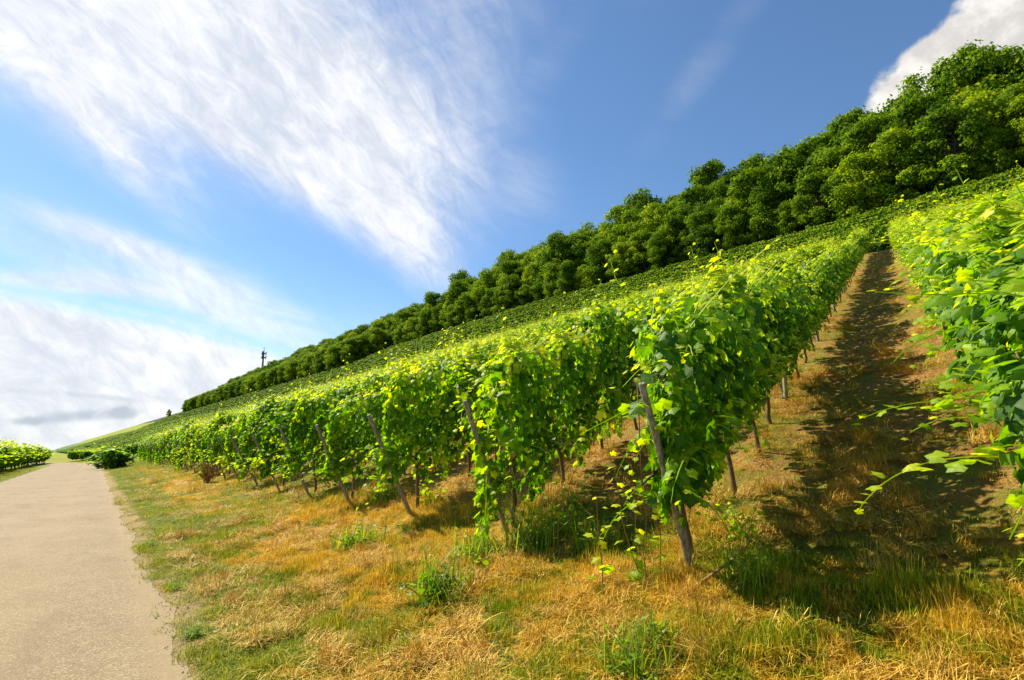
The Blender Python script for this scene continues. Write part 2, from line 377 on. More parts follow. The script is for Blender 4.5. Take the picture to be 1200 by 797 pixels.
m_, t, out = mat('weathered_post_wood'); tcn = t.new('ShaderNodeTexCoord'); mp = t.new('ShaderNodeMapping'); mp.inputs['Scale'].default_value = (60, 60, 3)
t.l.new(tcn.outputs['Object'], mp.inputs[0]); n = t.noise(mp.outputs[0], 1, 6, .65, .4); n_b = t.noise(tcn.outputs['Object'], 5, 4)
cw = t.mix(t.mr(n, .3, .7), (.10, .088, .068), (.40, .36, .30)); cw = t.mix(t.mr(n_b, .5, .75, 0, .5), cw, (.22, .19, .10))
principled(t, out, cw, .9, .15, n, .7, .006); M_post = m_
m_, t, out = mat('galvanised_wire'); p = principled(t, out, (.22, .22, .21), .55, .5); p.inputs['Metallic'].default_value = .8; M_wire = m_
m_, t, out = mat('pale_painted_steel'); principled(t, out, (.62, .61, .56), .5, .4); M_pale = m_
m_, t, out = mat('grey_steel'); principled(t, out, (.13, .14, .15), .6, .4); M_steel = m_
m_, t, out = mat('dry_twigs'); n = t.noise(t.new('ShaderNodeTexCoord').outputs['Object'], 20, 3)
principled(t, out, t.mix(n, (.20, .09, .03), (.42, .24, .09)), .9, .1); M_twig = m_

# ------------------------------------------------------------------ leaves
_ang = np.radians([0, 22, 38, 62, 84, 104, 132, 160]); _rad = np.array([1.0, .78, .66, .93, .75, .66, .80, .62])
_lx = np.concatenate([_rad*np.sin(_ang), [0.0], -(_rad*np.sin(_ang))[:0:-1]])
_ly = np.concatenate([_rad*np.cos(_ang), [-.18], (_rad*np.cos(_ang))[:0:-1]])
LEAF_HI = np.stack([_lx, _ly, -.22*np.abs(_lx) - .22*np.maximum(_ly, 0)**2], -1); LEAF_HI = np.concatenate([LEAF_HI, [[0, .05, .06]]])
_nr = len(_lx); FACE_HI = np.array([(i, (i+1) % _nr, _nr) for i in range(_nr)])[:, ::-1]
LEAF_LO = np.array([(0, 1, -.15), (-.85, .45, -.2), (-.6, -.55, -.1), (.6, -.55, -.1), (.85, .45, -.2)], float); FACE_LO = np.array([(0, 1, 2, 3, 4)])
def leaves(buf, pos, nrm, tip, size, tint, hi=True, rng=RNG):
    L, F = (LEAF_HI, FACE_HI) if hi else (LEAF_LO, FACE_LO)
    n = len(pos); nrm = nrm/(np.linalg.norm(nrm, axis=1)[:, None]+1e-9)
    tip = tip - nrm*np.sum(tip*nrm, 1)[:, None]; tip /= np.linalg.norm(tip, axis=1)[:, None]+1e-9
    sx = np.cross(tip, nrm); curl = rng.uniform(.2, 1.8, n)
    V = pos[:, None] + size[:, None, None]*(L[None, :, :1]*sx[:, None] + L[None, :, 1:2]*tip[:, None] + (L[None, :, 2:]*curl[:, None, None])*nrm[:, None])
    k = len(L); FF = (F[None] + (np.arange(n)*k)[:, None, None]).reshape(-1, F.shape[1])
    tv = np.repeat(tint, k).reshape(-1, k)
    if hi: tv[:, -1] += .14; tv[:, 0] += .05; tv[:, 8] += .10
    buf.add(V.reshape(-1, 3), FF, tv.ravel())
def shoot(buf, stem, p0, d0, length, nl, lsize, sag, rng, hi=True, tint0=.5):
    """a cane with leaves set alternately along it"""
    pts = [np.array(p0, float)]; d = np.array(d0, float); d /= np.linalg.norm(d); st = length/nl
    for i in range(nl):
        d = d + np.array([0, 0, -sag]) + rng.normal(0, .10, 3); d /= np.linalg.norm(d); pts.append(pts[-1] + d*st)
    pts = np.array(pts); stem.tube(pts, np.linspace(.0062, .0026, len(pts)), 3, .75, False)
    k = len(pts)-1; side = np.cross(d0, [0, 0, 1]); side = side/(np.linalg.norm(side)+1e-6)
    sg = np.where(np.arange(k) % 2, 1, -1)[:, None]; off = side*sg*lsize*.8 + rng.normal(0, .02, (k, 3))
    pos = pts[1:] + off; nr = rng.normal(0, .45, (k, 3)) + [0, 0, 1] + off*3; tp = off*6 + rng.normal(0, .3, (k, 3)) + [0, 0, -.35] + np.array(d0)*.5
    sz = lsize*np.linspace(1, .38, k)*rng.uniform(.8, 1.15, k)
    leaves(buf, pos, nr, tp, sz, np.clip(tint0 + np.linspace(0, .38, k) + rng.normal(0, .07, k), 0, 1), hi, rng)

SLOPE = .356
def vine_mesh(seed, n_out=780, n_in=150, hi=True, size=.066, shear=SLOPE, L=1.25, shoots=24, wide=1.0, tb=0.0, tg=.12, gap=.75, zb=.60):
    rng = np.random.default_rng(seed); b = Buf(); st = b
    ph = rng.uniform(0, 6.28, 6)
    def prof(x, z):
        w_ = np.interp(z, [.55, .8, 1.1, 1.6, 1.95, 2.15], [.10, .22, .30, .34, .27, .08])
        return wide*w_*(1 + .38*np.sin(x*5+ph[0]+z*2.5) + .22*np.sin(x*9+ph[1]-z*6)+.12*np.sin(z*11+ph[2]))
    x = rng.uniform(-L/2-.06, L/2+.06, n_out)
    xn = 2*x/L; plant = 1 - gap*np.clip(np.abs(xn - ph[4]*.06+.18)-.35, 0, 1)**1.0          # thinner where two plants meet
    z = zb + (2.12-zb)*rng.beta(1.35, 1.05, n_out)*(.55 + .45*plant)
    z = z + .13*np.sin(x*4.4+ph[3]) - .16*(z < .95)*rng.uniform(0, 1, n_out)
    sg = np.where(rng.uniform(size=n_out) < .5, -1, 1); y = sg*prof(x, z)*rng.uniform(.66, 1.18, n_out)*plant
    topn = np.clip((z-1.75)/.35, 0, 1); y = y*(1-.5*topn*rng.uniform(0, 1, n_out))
    nr = np.stack([rng.normal(0, .42, n_out), sg*(1-.5*topn) + rng.normal(0, .35, n_out), .45 + topn*1.1 + rng.normal(0, .35, n_out)], -1)
    tp = np.stack([rng.normal(0, .5, n_out), sg*.5, -1+rng.normal(0, .35, n_out)], -1)
    sz = size*rng.uniform(.6, 1.25, n_out)
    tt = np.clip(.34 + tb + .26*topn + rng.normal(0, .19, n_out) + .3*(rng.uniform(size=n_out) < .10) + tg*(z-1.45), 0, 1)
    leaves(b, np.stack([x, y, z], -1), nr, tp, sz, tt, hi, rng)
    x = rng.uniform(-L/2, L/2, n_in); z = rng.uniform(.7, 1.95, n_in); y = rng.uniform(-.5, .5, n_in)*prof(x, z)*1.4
    leaves(b, np.stack([x, y, z], -1), rng.normal(0, 1, (n_in, 3)), rng.normal(0, 1, (n_in, 3)), size*1.3*rng.uniform(.9, 1.3, n_in), np.clip(.12+rng.normal(0, .08, n_in), 0, 1), hi, rng)  # inner leaves tinted darker, canopy shade put into their colour
    for i in range(shoots):
        up = i < shoots*.62; x = rng.uniform(-L/2, L/2); sgn = rng.choice([-1, 1])
        if up: shoot(b, st, (x, rng.uniform(-.15, .15), rng.uniform(1.55, 1.95)), (rng.normal(0, .5), rng.normal(0, .45), 1.0), rng.uniform(.3, .95), 10 if hi else 4, size*(1.0 if hi else 1.2), .09, rng, hi, .48+tb)
        else: shoot(b, st, (x, sgn*.26*wide, rng.uniform(.9, 1.8)), (rng.normal(0, .5), sgn, .25), rng.uniform(.25, .5), 7 if hi else 3, size*(.95 if hi else 1.2), .22, rng, hi, .42+tb)
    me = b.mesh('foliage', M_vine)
    if shear:
        co = np.empty(len(me.vertices)*3, np.float32); me.vertices.foreach_get('co', co); co = co.reshape(-1, 3)
        co[:, 2] += shear*co[:, 0]; me.vertices.foreach_set('co', co.ravel()); me.update()
    return me
def vine_trunk(seed, shear=SLOPE):
    rng = np.random.default_rng(seed); b = Buf(); p = np.array([rng.normal(0, .03), rng.normal(0, .02), -.12]); pts = [p]
    for i in range(8): p = p + [rng.normal(0, .022), rng.normal(0, .016), .115]; pts.append(p)
    pts = np.array(pts); b.tube(pts, np.linspace(.032, .021, 9)*rng.uniform(.85, 1.2, 9), 7)
    for sg in (-1, 1):
        q = pts[-1]; arm = [q - [0, 0, .03]]
        for i in range(5): q = q + [sg*.115, rng.normal(0, .012), rng.normal(.012, .01) + sg*.115*shear]; arm.append(q)
        b.tube(arm, np.linspace(.016, .009, 6), 5)
        for i in range(1, 6, 2):
            c = arm[i]; d = np.array([rng.normal(0, .12), rng.normal(0, .12), 1]); b.tube([c, c+d*.35, c+d*.75+rng.normal(0, .04, 3)], [.006, .005, .004], 4)
    return b.mesh('trunk', M_bark, True)
NV = 8
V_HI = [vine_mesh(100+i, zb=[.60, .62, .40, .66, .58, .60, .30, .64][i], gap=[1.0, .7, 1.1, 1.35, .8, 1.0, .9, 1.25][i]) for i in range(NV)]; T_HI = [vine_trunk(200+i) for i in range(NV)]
V_MID = [vine_mesh(300+i, 170, 50, False, .15, SLOPE, shoots=8) for i in range(4)]

def ordinal(n):
    o = ['first', 'second', 'third', 'fourth', 'fifth', 'sixth', 'seventh', 'eighth', 'ninth', 'tenth', 'eleventh', 'twelfth', 'thirteenth', 'fourteenth', 'fifteenth', 'sixteenth', 'seventeenth', 'eighteenth', 'nineteenth', 'twentieth']
    if n <= 20: return o[n-1]
    tens = {2: 'twenty', 3: 'thirty', 4: 'forty', 5: 'fifty'}[n//10] if n < 60 else 'sixty'
    return tens + '-' + o[n % 10 - 1] if n % 10 else {20: 'twentieth', 30: 'thirtieth', 40: 'fortieth', 50: 'fiftieth'}.get(n, 'sixtieth')
ROT = math.atan2(.809, .588)                                    # heading of the rows
def rowname(j):
    if j == 0: return 'in the trellis row right of the aisle'
    if j < 0: return 'in the %s row behind the right-hand aisle row' % ordinal(-j)
    return 'in the %s trellis row left of the aisle' % ordinal(j)
cand = []
for j in range(-5, 27):
    s0 = .38 + SP*j
    nv = 41
    for i in range(nv):
        q = .10 + 1.22*i
        s, D = s0 + q*ROWD[0], 4 + q*ROWD[1]
        x, y = xy(s, D); z = float(hgt(s, D, False))
        dist = math.sqrt(x*x+y*y)
        vis = bool(inview(x, y, z+1.4, 110, 160)) or bool(inview(x, y, z+2.1, 110, 160)) or (dist < 7 and y > 0 and bool(inview(x, y, z+.8, 300, 200)))
        cand.append((dist if vis else dist+500, j, i, float(x), float(y), z, vis))
cand.sort()
near = [c for c in cand if c[6]][:296]; nearset = {(c[1], c[2]) for c in near}; rest = [c for c in cand if (c[1], c[2]) not in nearset and (c[6] or c[0] < 530)]
SEEN_ROW = {}
for c in near: SEEN_ROW.setdefault(c[1], []).append(c[2])
shoot_spots = []
for d_, j, i, x, y, z, vis in near:
    kx = random.randrange(NV)
    o = bpy.data.objects.new('grapevine', None); COL.objects.link(o); o.empty_display_size = .1
    tag(o, '%s grapevine uphill from the road %s' % (ordinal(i+1), rowname(j)), 'grapevine', 'grapevines trained on the trellis rows')
    o.location = (x, y, z); o.rotation_euler = (0, 0, ROT + random.gauss(0, .03)); sc = random.uniform(.88, 1.12) + (.06 if i < 4 else 0)
    o.scale = (1.0, random.uniform(.92, 1.15), sc)
    tr = bpy.data.objects.new('trunk', T_HI[kx]); tr.parent = o; COL.objects.link(tr)
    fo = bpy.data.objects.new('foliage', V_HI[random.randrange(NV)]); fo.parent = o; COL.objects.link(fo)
    if j == 0 and i < 6: shoot_spots.append((i, o))
    if j == 0 and i < 5: fo.data = V_HI[6 if i % 2 else 2]; o.scale = (1.05, 1.3, sc)
    if j == 1 and i > 1: fo.data = V_HI[(0, 3, 7, 5, 3)[(i*7) % 5]]; o.scale = ((.74, .9, .78) if i % 3 == 0 else (.98, .95, random.uniform(.86, 1.0))) if i > 3 else (1.0, 1.05, 1.08)
    if i == 0:                                                # canes hanging round the leaning post
        rg_ = np.random.default_rng(1000+j); b_ = Buf()
        for k_ in range(9): shoot(b_, b_, (rg_.uniform(-.75, -.2), rg_.normal(0, .10), rg_.uniform(.75, 1.45)-.25), (-.5+rg_.normal(0, .35), rg_.normal(0, .7), rg_.uniform(-.3, .6)), rg_.uniform(.35, .75), 9, .07, .16, rg_, True, .46)
        obj('foliage', b_.mesh('hanging_foliage', M_vine), o)
pts, rot, scl, idx = [], [], [], []
for d_, j, i, x, y, z, vis in rest:
    pts.append((x, y, z)); rot.append((0, 0, ROT)); scl.append((1.05, random.uniform(1, 1.2), random.uniform(.93, 1.08))); idx.append(random.randrange(NV))
scatter('distant_vines', np.array(pts), rot, scl, idx, V_HI, 'mass of vine rows higher up the middle slope')

# long stray canes on the closest vines right of the aisle
rngs = np.random.default_rng(5)
def stray(parent, i, specs):
    for (lx, ly, lz, dx, dy, dz, ln, nl, sz, sag) in specs:
        b = Buf(); shoot(b, b, (lx, ly, lz), (dx, dy, dz), ln, nl, sz, sag, rngs, True, .5)
        obj('shoot', b.mesh('shoot', M_vine), parent)
sp = dict(shoot_spots)
SH = {0: [(.1, .20, .95, .1, 1, .25, .85, 12, .085, .09)],
      1: [(-.1, .20, .80, .0, 1, .15, .75, 11, .085, .10)]}
for i, o in shoot_spots:
    if i in SH: stray(o, i, SH[i])

# ------------------------------------------------------------------ end posts with their wires, line posts
def end_post(j):
    s0 = .38 + SP*j; foot = P(s0, 4.0)
    rd = np.array([.588, .809, 0]); up = random.uniform(1.38, 1.55); out_ = random.uniform(.76, .95)
    top = foot + np.array([0, 0, up]) - rd*out_
    o = bpy.data.objects.new('end_post', None); COL.objects.link(o); o.location = foot; o.empty_display_size = .1
    side = ('left of' if j > 0 else 'right of')
    lab = 'leaning weathered end post of the %s trellis row left of the aisle' % ordinal(j) if j > 0 else 'leaning weathered end post of the trellis row right of the aisle'
    tag(o, lab, 'post', 'leaning wooden end posts along the verge')
    b = Buf(); d = top - foot; a = foot*0; r0 = random.uniform(.027, .034)
    pl = [a - d*.15, a + d*.02, a + d*.35, a + d*.7, a + d*.985, a + d]
    b.tube(pl, [r0*1.05, r0*1.05, r0, r0*.95, r0*.93, r0*.8], 10)
    obj('shaft', b.mesh('post_shaft', M_post, False), o)
    for q, f in enumerate((.50, .74, .95)):                     # trellis wires run up the row
        b = Buf(); p0 = a + d*f; zl = p0[2]
        e = []
        for L in np.linspace(0, 50, 26):
            sg = np.array([rd[0]*L, rd[1]*L, 0]) + p0; sx, Dx = sd(foot[0]+sg[0], foot[1]+sg[1])
            e.append((sg[0], sg[1], float(hgt(sx, Dx, False)) - foot[2] + (zl + (0.0 if L == 0 else [.0, .25, .5][q]*min(1, L/3)))  if L else zl))
        b.tube(e, .0022, 3); obj('wire', b.mesh('wire', M_wire), o)
for j in range(0, 26): end_post(j)
def line_post(j, q, pale=False, label=None, h=1.95, sideways=0.0):
    s, D = .38 + SP*j + q*ROWD[0] - sideways, 4 + q*ROWD[1]; p = P(s, D)
    b = Buf()
    if pale:
        b.box((0, 0, h/2-.2), (.05, .035, h+.4)); b.box((0, .022, h/2-.2), (.012, .012, h+.4)); b.box((0, -.022, h/2-.2), (.012, .012, h+.4))
        for zz in np.arange(.6, h, .25): b.box((.028, 0, zz), (.01, .03, .02))
        m_ = M_pale
    else:
        b.tube([(0, 0, -.3), (.005, 0, .8), (0, 0, h-.02), (0, 0, h)], [.036, .034, .032, .026], 9); m_ = M_post
    o = obj('line_post', b.mesh('line_post', m_)); o.location = p; o.rotation_euler = (random.gauss(0, .03), random.gauss(0, .03), ROT)
    tag(o, label or ('%s upright post uphill %s' % (ordinal(1+round((q-4.9)/4.9)), rowname(j))), 'post', 'upright posts inside the vine rows')
for j in range(0, 14):
    for q in ((4.9, 9.8, 14.7, 19.6) if j < 6 else (4.9,)): line_post(j, q)
line_post(1, 6.0, True, 'short pale steel post beside the aisle at the foot of the left row', 1.0, -.42)
line_post(1, 11.6, True, 'small pale stake beside the aisle further up the left row', .75, -.40)

# ------------------------------------------------------------------ upper vineyard: rows along the contour, one mass
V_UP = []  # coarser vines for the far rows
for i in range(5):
    me = vine_mesh(500+i, 110, 30, False, .20, 0, L=1.5, shoots=4, wide=1.05, tg=1.15); me.materials.clear(); me.materials.append(M_vfar); V_UP.append(me)  # height tint: tops yellower like young growth, sides darkened as painted shade
pts, rot, scl, idx = [], [], [], []
def contour_rows(D0, D1, gap, s0, s1, step, sc=1.0, skip=None, grow=.0):
    for Db in np.arange(D0, D1, gap):
        s = s0 + random.uniform(0, 1)
        while s < s1:
            st = step*(1 + max(0, s-90)*grow); D = Db - float(bend(s)); x, y = xy(s, D); z = float(hgt(s, D, False))
            if (inview(x, y, z+1, 80, 80)) and not (skip and skip(s, Db)):
                dz = .0; ang = math.atan2(.8, -.6) + (.05 if s > 110 else 0)
                pts.append((x, y, z-.1)); rot.append((0, 0, ang)); k_ = st/1.42
                scl.append((k_*random.uniform(.9, 1.1), random.uniform(.9, 1.2)*sc, random.uniform(.80, 1.0)*sc)); idx.append(random.randrange(5))
            s += st
contour_rows(56.6, 109.5, 4.7, 2, 330, 1.30, .95, grow=.006, skip=lambda s, Db: s > 240 and Db > 90)
contour_rows(6, 53, 3.8, 76, 330, 1.5, .8, skip=lambda s, Db: (88 < s < 93) or (Db > 30 and 95 < s < 112) or (130 < s < 170 and 14 < Db < 24) or (200 < s < 260 and Db > 44), grow=.008)
contour_rows(58, 90, 5, 330, 700, 5.5, 1.0)
contour_rows(2, 56, 5, 330, 900, 6, 1.0)
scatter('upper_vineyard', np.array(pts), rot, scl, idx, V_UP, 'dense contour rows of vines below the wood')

# ------------------------------------------------------------------ trees
def tree_mesh(seed, H=15.0, W=5.2, nb=62, per=330, size=.22, low=.05, tb=0.0):
    rng = np.random.default_rng(seed); t_ = Buf(); f = Buf()
    lean = rng.normal(0, .4, 2); tp = np.array([[0, 0, -1], [0, 0, 1], [lean[0]*.3, lean[1]*.3, H*.3], [lean[0], lean[1], H*.6], [lean[0]*1.3, lean[1]*1.3, H*.85]])
    t_.tube(tp, [.38, .30, .24, .15, .05], 8)
    cs = []; tries = 0
    while len(cs) < nb and tries < 4000:
        tries += 1
        zz = rng.uniform(low, .93); r = W*math.sin(math.pi*min(1, max(.12, zz)*.86+.12))**.6; a = rng.uniform(0, 6.28); rr = r*rng.uniform(.35, .95)
        c = np.array([math.cos(a)*rr, math.sin(a)*rr, zz*H]); R_ = rng.uniform(.75, 1.75)*(H/15)
        if all(np.linalg.norm(c-q[0]) > .62*(R_+q[1])*.62 for q in cs): cs.append((c, R_, rng.normal(0, .13)))
    cs.append((np.array([lean[0], lean[1], H*.93]), 1.5*H/15, .05))
    for c, R_, dt in cs:
        base = np.interp(c[2]*.75, tp[:, 2], tp[:, 0]), np.interp(c[2]*.75, tp[:, 2], tp[:, 1]), c[2]*.75
        mid = (np.array(base)+c)/2 + [0, 0, .3]; t_.tube([base, mid, c], [.12, .07, .02], 5)
        n = int(per*(R_/1.6)**2); d = rng.normal(0, 1, (n, 3)); d[:, 2] += .30; d /= np.linalg.norm(d, axis=1)[:, None]
        lump = 1 + .34*np.sin(d[:, 0]*6+c[0]*3)*np.sin(d[:, 1]*6+c[1])*np.cos(d[:, 2]*5)
        rad = R_*lump*(1.20 - .62*rng.uniform(0, 1, n)**1.4)
        pos = c + d*rad[:, None]*[1.08, 1.08, .82]
        nr = d + rng.normal(0, .45, (n, 3)) + [0, 0, .35]; tpd = np.stack([d[:, 0], d[:, 1], d[:, 2]*.2-.7], -1) + rng.normal(0, .4, (n, 3))
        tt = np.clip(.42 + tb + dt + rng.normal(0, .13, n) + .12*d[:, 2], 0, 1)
        leaves(f, pos, nr, tpd, size*rng.uniform(.55, 1.25, n), tt, False, rng)
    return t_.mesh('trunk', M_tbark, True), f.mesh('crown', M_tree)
def conifer_mesh(seed, H=15):
    rng = np.random.default_rng(seed); t_ = Buf(); f = Buf(); t_.tube([(0, 0, -1), (0, 0, H*.6), (0, 0, H)], [.25, .14, .02], 7)
    for z in np.arange(H*.12, H, .42):
        r = (1-z/H)**.85*H*.20 + .15; nb = max(4, int(r*5))
        for a in rng.uniform(0, 6.28, nb):
            rr = r*rng.uniform(.7, 1.1); m_ = max(3, int(rr*5)); q = rng.uniform(.15, 1, m_)
            pos = np.stack([math.cos(a)*rr*q, math.sin(a)*rr*q, z - .28*rr*q + rng.normal(0, .06, m_)], -1)
            leaves(f, pos, rng.normal(0, .4, (m_, 3))+[0, 0, 1], np.tile([math.cos(a), math.sin(a), -.3], (m_, 1))+rng.normal(0, .3, (m_, 3)), np.full(m_, .30), rng.uniform(0, 1, m_), False, rng)
    return t_.mesh('trunk', M_tbark, True), f.mesh('crown', M_conif)
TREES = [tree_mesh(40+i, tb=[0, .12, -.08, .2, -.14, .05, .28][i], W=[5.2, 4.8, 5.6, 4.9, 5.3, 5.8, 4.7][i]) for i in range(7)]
CONIF = [conifer_mesh(70), conifer_mesh(71, 13)]
def place_tree(name, pr, s, D, sc, lab, cat, group, rz=None, sz=1.0):
    x, y = xy(s, D); o = bpy.data.objects.new(name, None); COL.objects.link(o); o.location = (x, y, float(hgt(s, D, False))-.2)
    o.rotation_euler = (random.gauss(0, .04), random.gauss(0, .04), random.uniform(0, 6.28) if rz is None else rz); o.scale = (sc, sc, sc*sz); tag(o, lab, cat, group)
    a = bpy.data.objects.new('trunk', pr[0]); a.parent = o; COL.objects.link(a)
    b = bpy.data.objects.new('crown', pr[1]); b.parent = o; COL.objects.link(b); return o
KINDN = ['mid green', 'fresh green', 'deep green', 'yellow-green', 'dark green', 'leafy green', 'yellowish']
rank_w = ['front', 'second', 'third', 'fourth', 'crest']
T_FAR_P, T_FAR_R, T_FAR_S, T_FAR_I = [], [], [], []
ranks = [(113.5, .82, .95), (119.5, .98, 1.05), (127, 1.08, 1.08), (136, 1.16, 1.1), (146, 1.22, 1.12)]
for ri, (Db, sc0, szz) in enumerate(ranks):
    s = 4 + ri*2.6; cnt = 0
    while s < 620:
        D = Db - float(bend(s)) + random.uniform(-1.6, 1.6); x, y = xy(s, D); z = float(hgt(s, D, False))
        sc = sc0*random.uniform(.78, 1.25)*(1 + .20*max(0, 1-s/80))
        if ri == 0 and random.random() < .3: sc *= .8
        kx = random.choices(range(7), [5, 4, 4, 2, 4, 4, 1])[0]
        if inview(x, y, z+7, 70, 130):
            if s < 215:
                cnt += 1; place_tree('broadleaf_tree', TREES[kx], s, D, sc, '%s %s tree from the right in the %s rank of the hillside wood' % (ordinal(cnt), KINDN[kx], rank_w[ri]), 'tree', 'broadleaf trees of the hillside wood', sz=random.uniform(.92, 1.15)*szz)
            elif s < 470 or ri < 3:
                T_FAR_P.append((x, y, z-.3)); T_FAR_R.append((0, 0, random.uniform(0, 6.28))); f_ = sc*.92; T_FAR_S.append((f_*1.1, f_*1.1, f_)); T_FAR_I.append(kx)
        if 255 < s < 620 and ri == 0:
            pass
        for D2 in ((D - random.uniform(5, 9), D - random.uniform(11, 15), D - random.uniform(17, 21)) if 240 < s < 620 and ri == 0 else ()):
            x, y = xy(s, D2); T_FAR_P.append((x, y, float(hgt(s, D2, False))-.3)); T_FAR_R.append((0, 0, random.uniform(0, 6.28))); T_FAR_S.append((.9, .9, .85)); T_FAR_I.append(kx)
        s += random.uniform(5.3, 8.0)*(1 if s < 215 else 1.25)
for i, (tm, cm) in enumerate(TREES): pass
scatter('distant_wood', np.array(T_FAR_P), T_FAR_R, T_FAR_S, T_FAR_I, [cm for tm, cm in TREES], 'far part of the wood along the ridge on the left')
def pix_ground(px, py, lo=2, hi=2500):
    """where the ground seen at a point of the photo lies (used once, to find s and D)"""
    d = pdir(px, py); prev = None
    for tt in np.geomspace(lo, hi, 900):
        x, y, z = d.x*tt, d.y*tt, 1.6 + d.z*tt; s, D = sd(x, y)
        if z < float(hgt(s, D, False)): return s, D
    return None

# ------------------------------------------------------------------ grass, straw, weeds
def blades(buf, n, spread, h0, h1, wdt, lean, rng, lay=False, oneway=None):
    a = rng.uniform(0, 6.28, n); r = spread*np.sqrt(rng.uniform(0, 1, n)); x, y = r*np.cos(a), r*np.sin(a)
    th = rng.uniform(0, 6.28, n); L = rng.uniform(h0, h1, n); le = np.abs(rng.normal(0, lean, n)) if not lay else rng.uniform(1.1, 1.55, n)
    if oneway: th = rng.normal(0, oneway, n)
    dx, dy = np.cos(th), np.sin(th); sxx, syy = -dy*wdt/2, dx*wdt/2
    for_t = rng.uniform(0, 1, n)
    def pt(f):
        ang = le*(.5 + .8*f); return np.stack([x + dx*L*f*np.sin(ang), y + dy*L*f*np.sin(ang), L*f*np.cos(np.minimum(ang, 1.5)) + (.015 if lay else -.01)], -1)
    p0, p1, p2 = pt(0.), pt(.55), pt(1.); w_ = np.stack([sxx, syy, 0*sxx], -1)
    V = np.stack([p0-w_, p0+w_, p1+w_*.8, p1-w_*.8, p2], 1).reshape(-1, 3); b = (np.arange(n)*5)[:, None]
    tv = np.repeat(for_t, 5)
    n0 = buf.n; buf.add(V, b + np.array([[0, 1, 2, 3]]), tv); buf.P.setdefault(3, []).append(b + np.array([[3, 2, 4]]) + n0)
mgr, t, out = mat('grass_blades')
Pn, S, D, green, n1, n2, n3 = ground_nodes(t)
a = t.new('ShaderNodeAttribute'); a.attribute_name = 'tint'; oi = t.new('ShaderNodeObjectInfo')
dcol = t.ramp(a.outputs['Fac'], [(0, (.36, .19, .008)), (.45, (.60, .37, .018)), (.8, (.68, .46, .03)), (1, (.80, .60, .13))])
gcol = t.ramp(a.outputs['Fac'], [(0, (.07, .13, .002)), (.5, (.20, .28, .004)), (1, (.44, .44, .015))])
gmask = t.m('ADD', green, t.m('MULTIPLY', t.m('SUBTRACT', oi.outputs['Random'], .5), .55), clamp=True)
col = t.mix(gmask, dcol, gcol)
p = principled(t, None, col, .6, .2); tr = t.new('ShaderNodeBsdfTranslucent'); t.l.new(t.mix(1.0, col, (1.3, 1.2, .8), 'MULTIPLY'), tr.inputs[0])
ms = t.new('ShaderNodeMixShader'); ms.inputs[0].default_value = .35; t.l.new(p.outputs[0], ms.inputs[1]); t.l.new(tr.outputs[0], ms.inputs[2]); t.l.new(ms.outputs[0], out.inputs[0])
mst, t, out = mat('straw'); a = t.new('ShaderNodeAttribute'); a.attribute_name = 'tint'
principled(t, out, t.ramp(a.outputs['Fac'], [(0, (.36, .19, .022)), (.6, (.66, .39, .045)), (1, (.82, .58, .14))]), .6, .3)
GR = []
for i in range(5):
    b = Buf(); blades(b, 44, .14, .03, .085, .0055, .9, np.random.default_rng(i)); GR.append(b.mesh('tuft', mgr))
for i in range(2):
    b = Buf(); blades(b, 50, .11, .09, .20, .0055, .7, np.random.default_rng(20+i)); GR.append(b.mesh('tuft_tall', mgr))
ST = []
for i in range(4):
    b = Buf(); rg = np.random.default_rng(50+i); blades(b, 30, .18, .10, .30, .0045, .5, rg, True); blades(b, 9, .12, .08, .2, .0045, 1.2, rg); ST.append(b.mesh('straw_clump', mst))
for i in range(3):
    b = Buf(); rg = np.random.default_rng(80+i); blades(b, 60, .12, .12, .28, .005, 1.35, rg, oneway=.55); blades(b, 20, .14, .1, .2, .005, .8, rg); ST.append(b.mesh('straw_lodged', mst if i else mgr))
def spread_pts(n, rmin, rmax, power, ok):
    """random ground points in view, thinning with distance"""
    out_ = []; rg = np.random.default_rng(int(n+rmin*10+rmax))
    m_ = n*6; u = rg.uniform(0, 1, m_); e = 2-power
    r = (rmin**e + u*(rmax**e - rmin**e))**(1/e); a = rg.uniform(R(-52), R(52), m_)
    x, y = r*np.sin(a), r*np.cos(a); s, D = sd(x, y); z = hgt(s, D)
    keep = ok(s, D, rg) & inview(x, y, z, 60, 90); s, D, x, y, z = [q[keep][:n] for q in (s, D, x, y, z)]
    return s, D, x, y, z, rg
def ok_verge(s, D, rg):
    e = .74 + .07*np.sin(s*2.7)+.05*np.sin(s*7.1) + rg.exponential(.14, len(s))
    b = bumps(s*.7+3, D*.8)
    return ((D > e) & (D < 4.6) & (s < 75) & (rg.uniform(0, 1, len(s)) < np.clip(.62 + .55*b, .14, 1))) | ((D < -3.95 - rg.exponential(.08, len(s))) & (D > -9) & (s < 120))
def ok_aisle(s, D, rg):
    r = np.abs(row_off(s, D)); pr = np.where(r < .25, .5, .34) * np.clip(1.1 - (D-5)/40, .15, 1); b = bumps(s*.8, D*.5)
    return (D >= 4.6) & (D < 40) & (s > -3) & (s < 40) & (rg.uniform(0, 1, len(s)) < pr*np.clip(.6 + .5*b, .12, 1))
P4 = []
